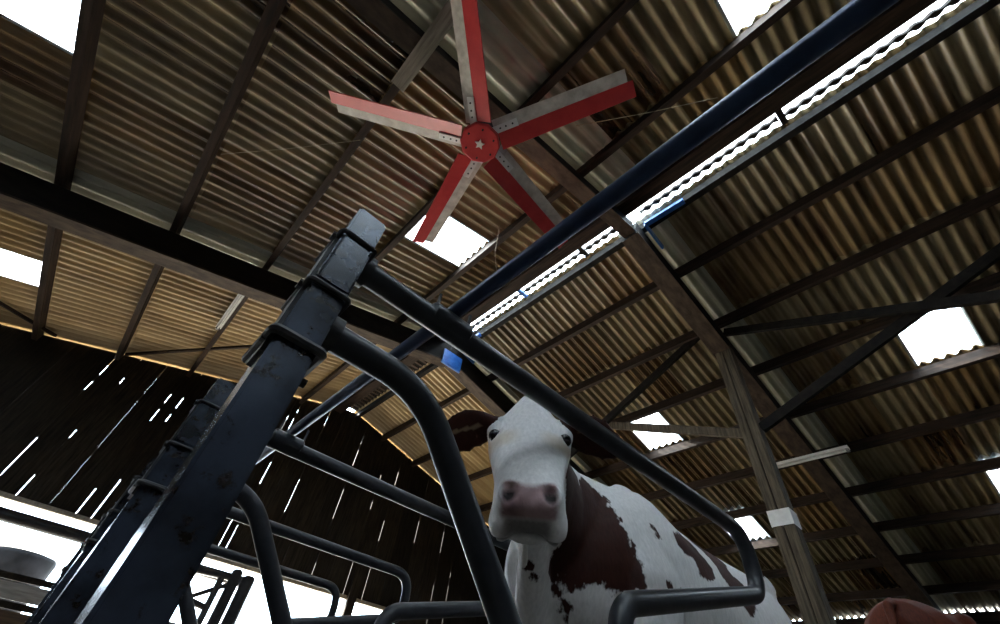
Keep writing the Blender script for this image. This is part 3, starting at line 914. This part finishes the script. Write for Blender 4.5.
PATCHES = [q for q in PATCHES if q[0][2] > 0.0 and not (V(q[0]) - HEAD[0]).length < 0.40]
WHITES = []
BODY = cow_shape()
def paint(me, brown_all=False):
    E, a, s_, n = HEAD
    nv = len(me.vertices)
    arr = {k: [0.0] * nv for k in ('patch', 'pink', 'dark', 'tan')}
    for i, v in enumerate(me.vertices):
        p = v.co
        rel = p - E
        qa, qs, qn = rel.dot(a), rel.dot(s_), rel.dot(n)
        val = -1.0
        for (c, r_) in PATCHES:
            val = max(val, r_ - (p - V(c)).length)
        for (c, r_) in WHITES:
            val = min(val, (p - V(c)).length - r_)
        head_near = rel.length < 0.45
        if head_near:
            ear = qa < -.03 and abs(qs) > max(.07, .148 + (qa + .03) * .36)
            if ear: val = 0.1
        if brown_all: val = 0.1
        arr['patch'][i] = val
        if head_near:
            pk = min(1, max(0, (qa - .270 - 0.02 * math.cos(qs * 30)) / .02)) * min(1, max(0, (qn + .016) / .010)) * min(1, max(0, (.074 - abs(qs)) / .010))
            arr['pink'][i] = pk
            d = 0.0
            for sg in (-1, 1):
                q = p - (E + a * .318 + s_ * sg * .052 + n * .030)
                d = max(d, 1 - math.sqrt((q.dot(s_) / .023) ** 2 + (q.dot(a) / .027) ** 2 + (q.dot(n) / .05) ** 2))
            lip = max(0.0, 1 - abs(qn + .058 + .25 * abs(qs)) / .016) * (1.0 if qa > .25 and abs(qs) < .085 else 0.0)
            mouth_shade = (0.72 if qa > .25 else 0.0) * min(1, max(0, (.066 - abs(qs)) / .02)) * min(1, max(0, (-.006 - qn) / .012)) * min(1, max(0, (qn + .072) / .012))  # shade under the nose pad, painted into the hide as dark colour
            arr['dark'][i] = min(1, max(0, d * 2.2) + max(0.8 * lip, mouth_shade))
            inner = ear and abs(qs) > .17 and abs(qn - .01 + .3 * (abs(qs) - .17)) < .006
            arr['tan'][i] = 0.40 if inner else max(0, 1 - ((qa - .045) / .05) ** 2) * min(1, max(0, abs(qs) - .02) / .05) * 0.55 * (1 if qn > -.03 else 0)
    for k, data in arr.items():
        at = me.attributes.new(k, 'FLOAT', 'POINT')
        at.data.foreach_set('value', data)
def make_cow(label, loc, rot, material, brown_all=False, mesh=None):
    """loc/rot move the cow about the middle of its hoof base"""
    base = V((2.3, 1.24, 0))
    root = empty('cow', base, label, 'cow')
    me = (mesh or BODY).copy()
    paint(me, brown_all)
    me.transform(Matrix.Translation((0, 0, EYE)))
    me.materials.clear(); me.materials.append(material)
    body = obj('body', me, None, root)
    E, a, s_, n = HEAD
    for sg in (-1, 1):
        q = E - a * .004 + s_ * sg * .112 + n * .030
        bm = bmesh.new()
        bmesh.ops.create_uvsphere(bm, u_segments=16, v_segments=10, radius=0.0215)
        bm.transform(Matrix.Translation(up(q)))
        shade_auto(obj('eye', bm, 'eye', root))
    root.location = V((loc[0], loc[1], 0)) + base * 0 if loc else base
    root.rotation_euler = (0, 0, rot)
    return root
MAT['eye'] = mat('wet_dark_eye', (0.006, 0.005, 0.01), (0.012, 0.010, 0.016), 5, 0.08)
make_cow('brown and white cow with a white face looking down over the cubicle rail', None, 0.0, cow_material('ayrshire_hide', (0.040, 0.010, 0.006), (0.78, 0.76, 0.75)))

bm = bmesh.new()
E_, a_, s2_, n_ = HEAD
dp_ = E_ + a_ * .330 - n_ * .106 - s2_ * 0.004
tube(bm, [up(dp_ + V((0, 0, z))) for z in (0.012, 0.0, -0.02, -0.035, -0.042)], [.004, .006, .008, .007, .002], 10)
dr = shade_auto(obj('saliva_drip', bm, 'white', bpy.data.objects['cow']))
dr['label'] = 'white drip hanging from the chin'

# second cow across the passage, rump towards the camera
bm = bmesh.new(); box(bm, (3.75, -6, 0), (8.6, GY - 1.5, 0.12)); tag(obj('cubicle_bed', bm, 'concrete'), 'raised concrete cubicle bed across the passage', None, None, 'structure')
make_cow('dark red cow across the passage, only its rump showing at the lower right', (4.93, 0.60), math.radians(176), cow_material('dark_red_hide', (0.085, 0.016, 0.006), (0.5, 0.4, 0.35)), True).location.z = 0.12

# ------------------------------------------------------------------ beyond the gable opening
gt = empty('yard_gate', (0.3, GY - 0.25, 0), 'wooden boarded gate across the left of the gable opening', 'gate')
for z0_, z1_, mk in ((0.30, 0.62, 'brownboard'), (0.66, 0.74, 'board'), (0.78, 1.0, 'brownboard'), (1.02, 1.10, 'board'), (1.12, 1.32, 'greyboard'), (1.34, 1.42, 'board')):
    bm = bmesh.new(); box(bm, (-2.9, GY - 0.27, z0_), (1.4, GY - 0.23, z1_)); obj('plank', bm, mk, gt)
for x in (-2.7, -0.7, 1.3):
    bm = bmesh.new(); box(bm, (x - .05, GY - 0.23, 0), (x + .05, GY - 0.16, 1.45)); obj('gate_post', bm, 'board', gt)
bm = bmesh.new(); tube(bm, [(x, GY - 0.3, 1.6 + EYE) for x in (-2.95, 0, 2.75)], 0.09, 12)
tag(shade_auto(obj('opening_rail', bm, 'steel')), 'grey tubular rail crossing high in the gable opening', 'rail')
fg = empty('steel_gate', (2.3, 10.0, 0), 'narrow steel gate hung in the gable opening between the foreground post and tube', 'gate')
for x, zt_, r_ in ((2.50, 2.17, 0.10), (2.74, 2.12, 0.12), (2.28, 2.0, 0.06)):
    bm = bmesh.new(); tube(bm, [(x, 10.0, 0), (x, 10.0, zt_ - 0.04), (x, 10.0, zt_)], [r_, r_, r_ * 0.6], 12); shade_auto(obj('upright', bm, 'steel', fg))
for x0_, z0_, x1_, z1_, r_ in ((1.55, 1.99, 2.45, 2.03, .06), (1.75, 1.50, 2.5, 1.95, .04), (1.75, 1.60, 2.3, 1.52, .05), (1.75, 1.2, 2.5, 1.2, .05), (1.75, .8, 2.5, .8, .05)):
    bm = bmesh.new(); tube(bm, [(x0_, 10.0, z0_), (x1_, 10.0, z1_)], r_, 10); shade_auto(obj('bar', bm, 'steel', fg))
bm = bmesh.new(); tube(bm, [(1.6, 10.0, 0), (1.6, 10.0, 2.05)], 0.07, 10); shade_auto(obj('upright', bm, 'steel', fg))
def bale(x, y, z, k):
    root = empty('silage_bale', (x, y, z), 'black plastic-wrapped silage bale stacked in the yard, ' + k, 'bale', 'silage bales in the yard')
    bm = bmesh.new()
    seg = 28
    prof = [(.45, 0), (.60, .03), (.65, .10), (.65, 1.08), (.60, 1.16), (.45, 1.19)]
    rings = []
    for r_, h_ in prof:
        rings.append([bm.verts.new((x + (r_ + .015 * math.sin(5 * t + h_ * 7) + .01 * math.sin(11 * t)) * math.cos(t), y + r_ * math.sin(t), z + h_)) for t in [2 * math.pi * q / seg for q in range(seg)]])
    for p_, q_ in zip(rings[:-1], rings[1:]):
        for j in range(seg): bm.faces.new((p_[j], p_[(j + 1) % seg], q_[(j + 1) % seg], q_[j]))
    bm.faces.new(rings[0][::-1]); bm.faces.new(rings[-1])
    shade_auto(obj('wrap', bm, 'bale', root), 60)
    bm = bmesh.new()
    tube(bm, [(x + .35 * math.cos(t), y + .35 * math.sin(t), z + 1.195) for t in [0, .8, 1.6, 2.4]], 0.02, 6)
    obj('wrap_fold', bm, 'bale', root)
for i, (x, y, z, k) in enumerate(((-2.6, 15.2, -.16, 'lower leftmost'), (-1.25, 15.3, -.16, 'lower second from the left'), (0.1, 15.2, -.16, 'lower right'), (-2.0, 15.3, 1.08, 'upper left'), (-.65, 15.25, 1.08, 'upper right'))):
    bale(x, y, z, k)
tr_ = empty('yard_tree', (-3.4, 26, -0.16), 'small dark bushy tree beyond the silage bales', 'tree')
bm = bmesh.new(); tube(bm, [(-3.4, 26, -.16), (-3.35, 26, 1.6), (-3.3, 26, 3.0)], [.16, .12, .05], 8); obj('trunk', bm, 'board', tr_)
bm = bmesh.new()
rnd = random.Random(3)
for k in range(420):
    d = V((rnd.gauss(0, 1), rnd.gauss(0, 1), rnd.gauss(0, 1))).normalized() * (rnd.random() ** .4)
    p = V((-3.4, 26, 2.9)) + V((d.x * 1.5, d.y * 1.5, d.z * 1.3))
    u_ = V((rnd.gauss(0, 1), rnd.gauss(0, 1), rnd.gauss(0, 1))).normalized() * .16; w2 = V((rnd.gauss(0, 1), rnd.gauss(0, 1), rnd.gauss(0, 1))).normalized() * .16
    bm.faces.new([bm.verts.new(p + u_), bm.verts.new(p + w2), bm.verts.new(p - u_)])
lf = obj('foliage', bm, 'leaf', tr_); lf['kind'] = 'stuff'
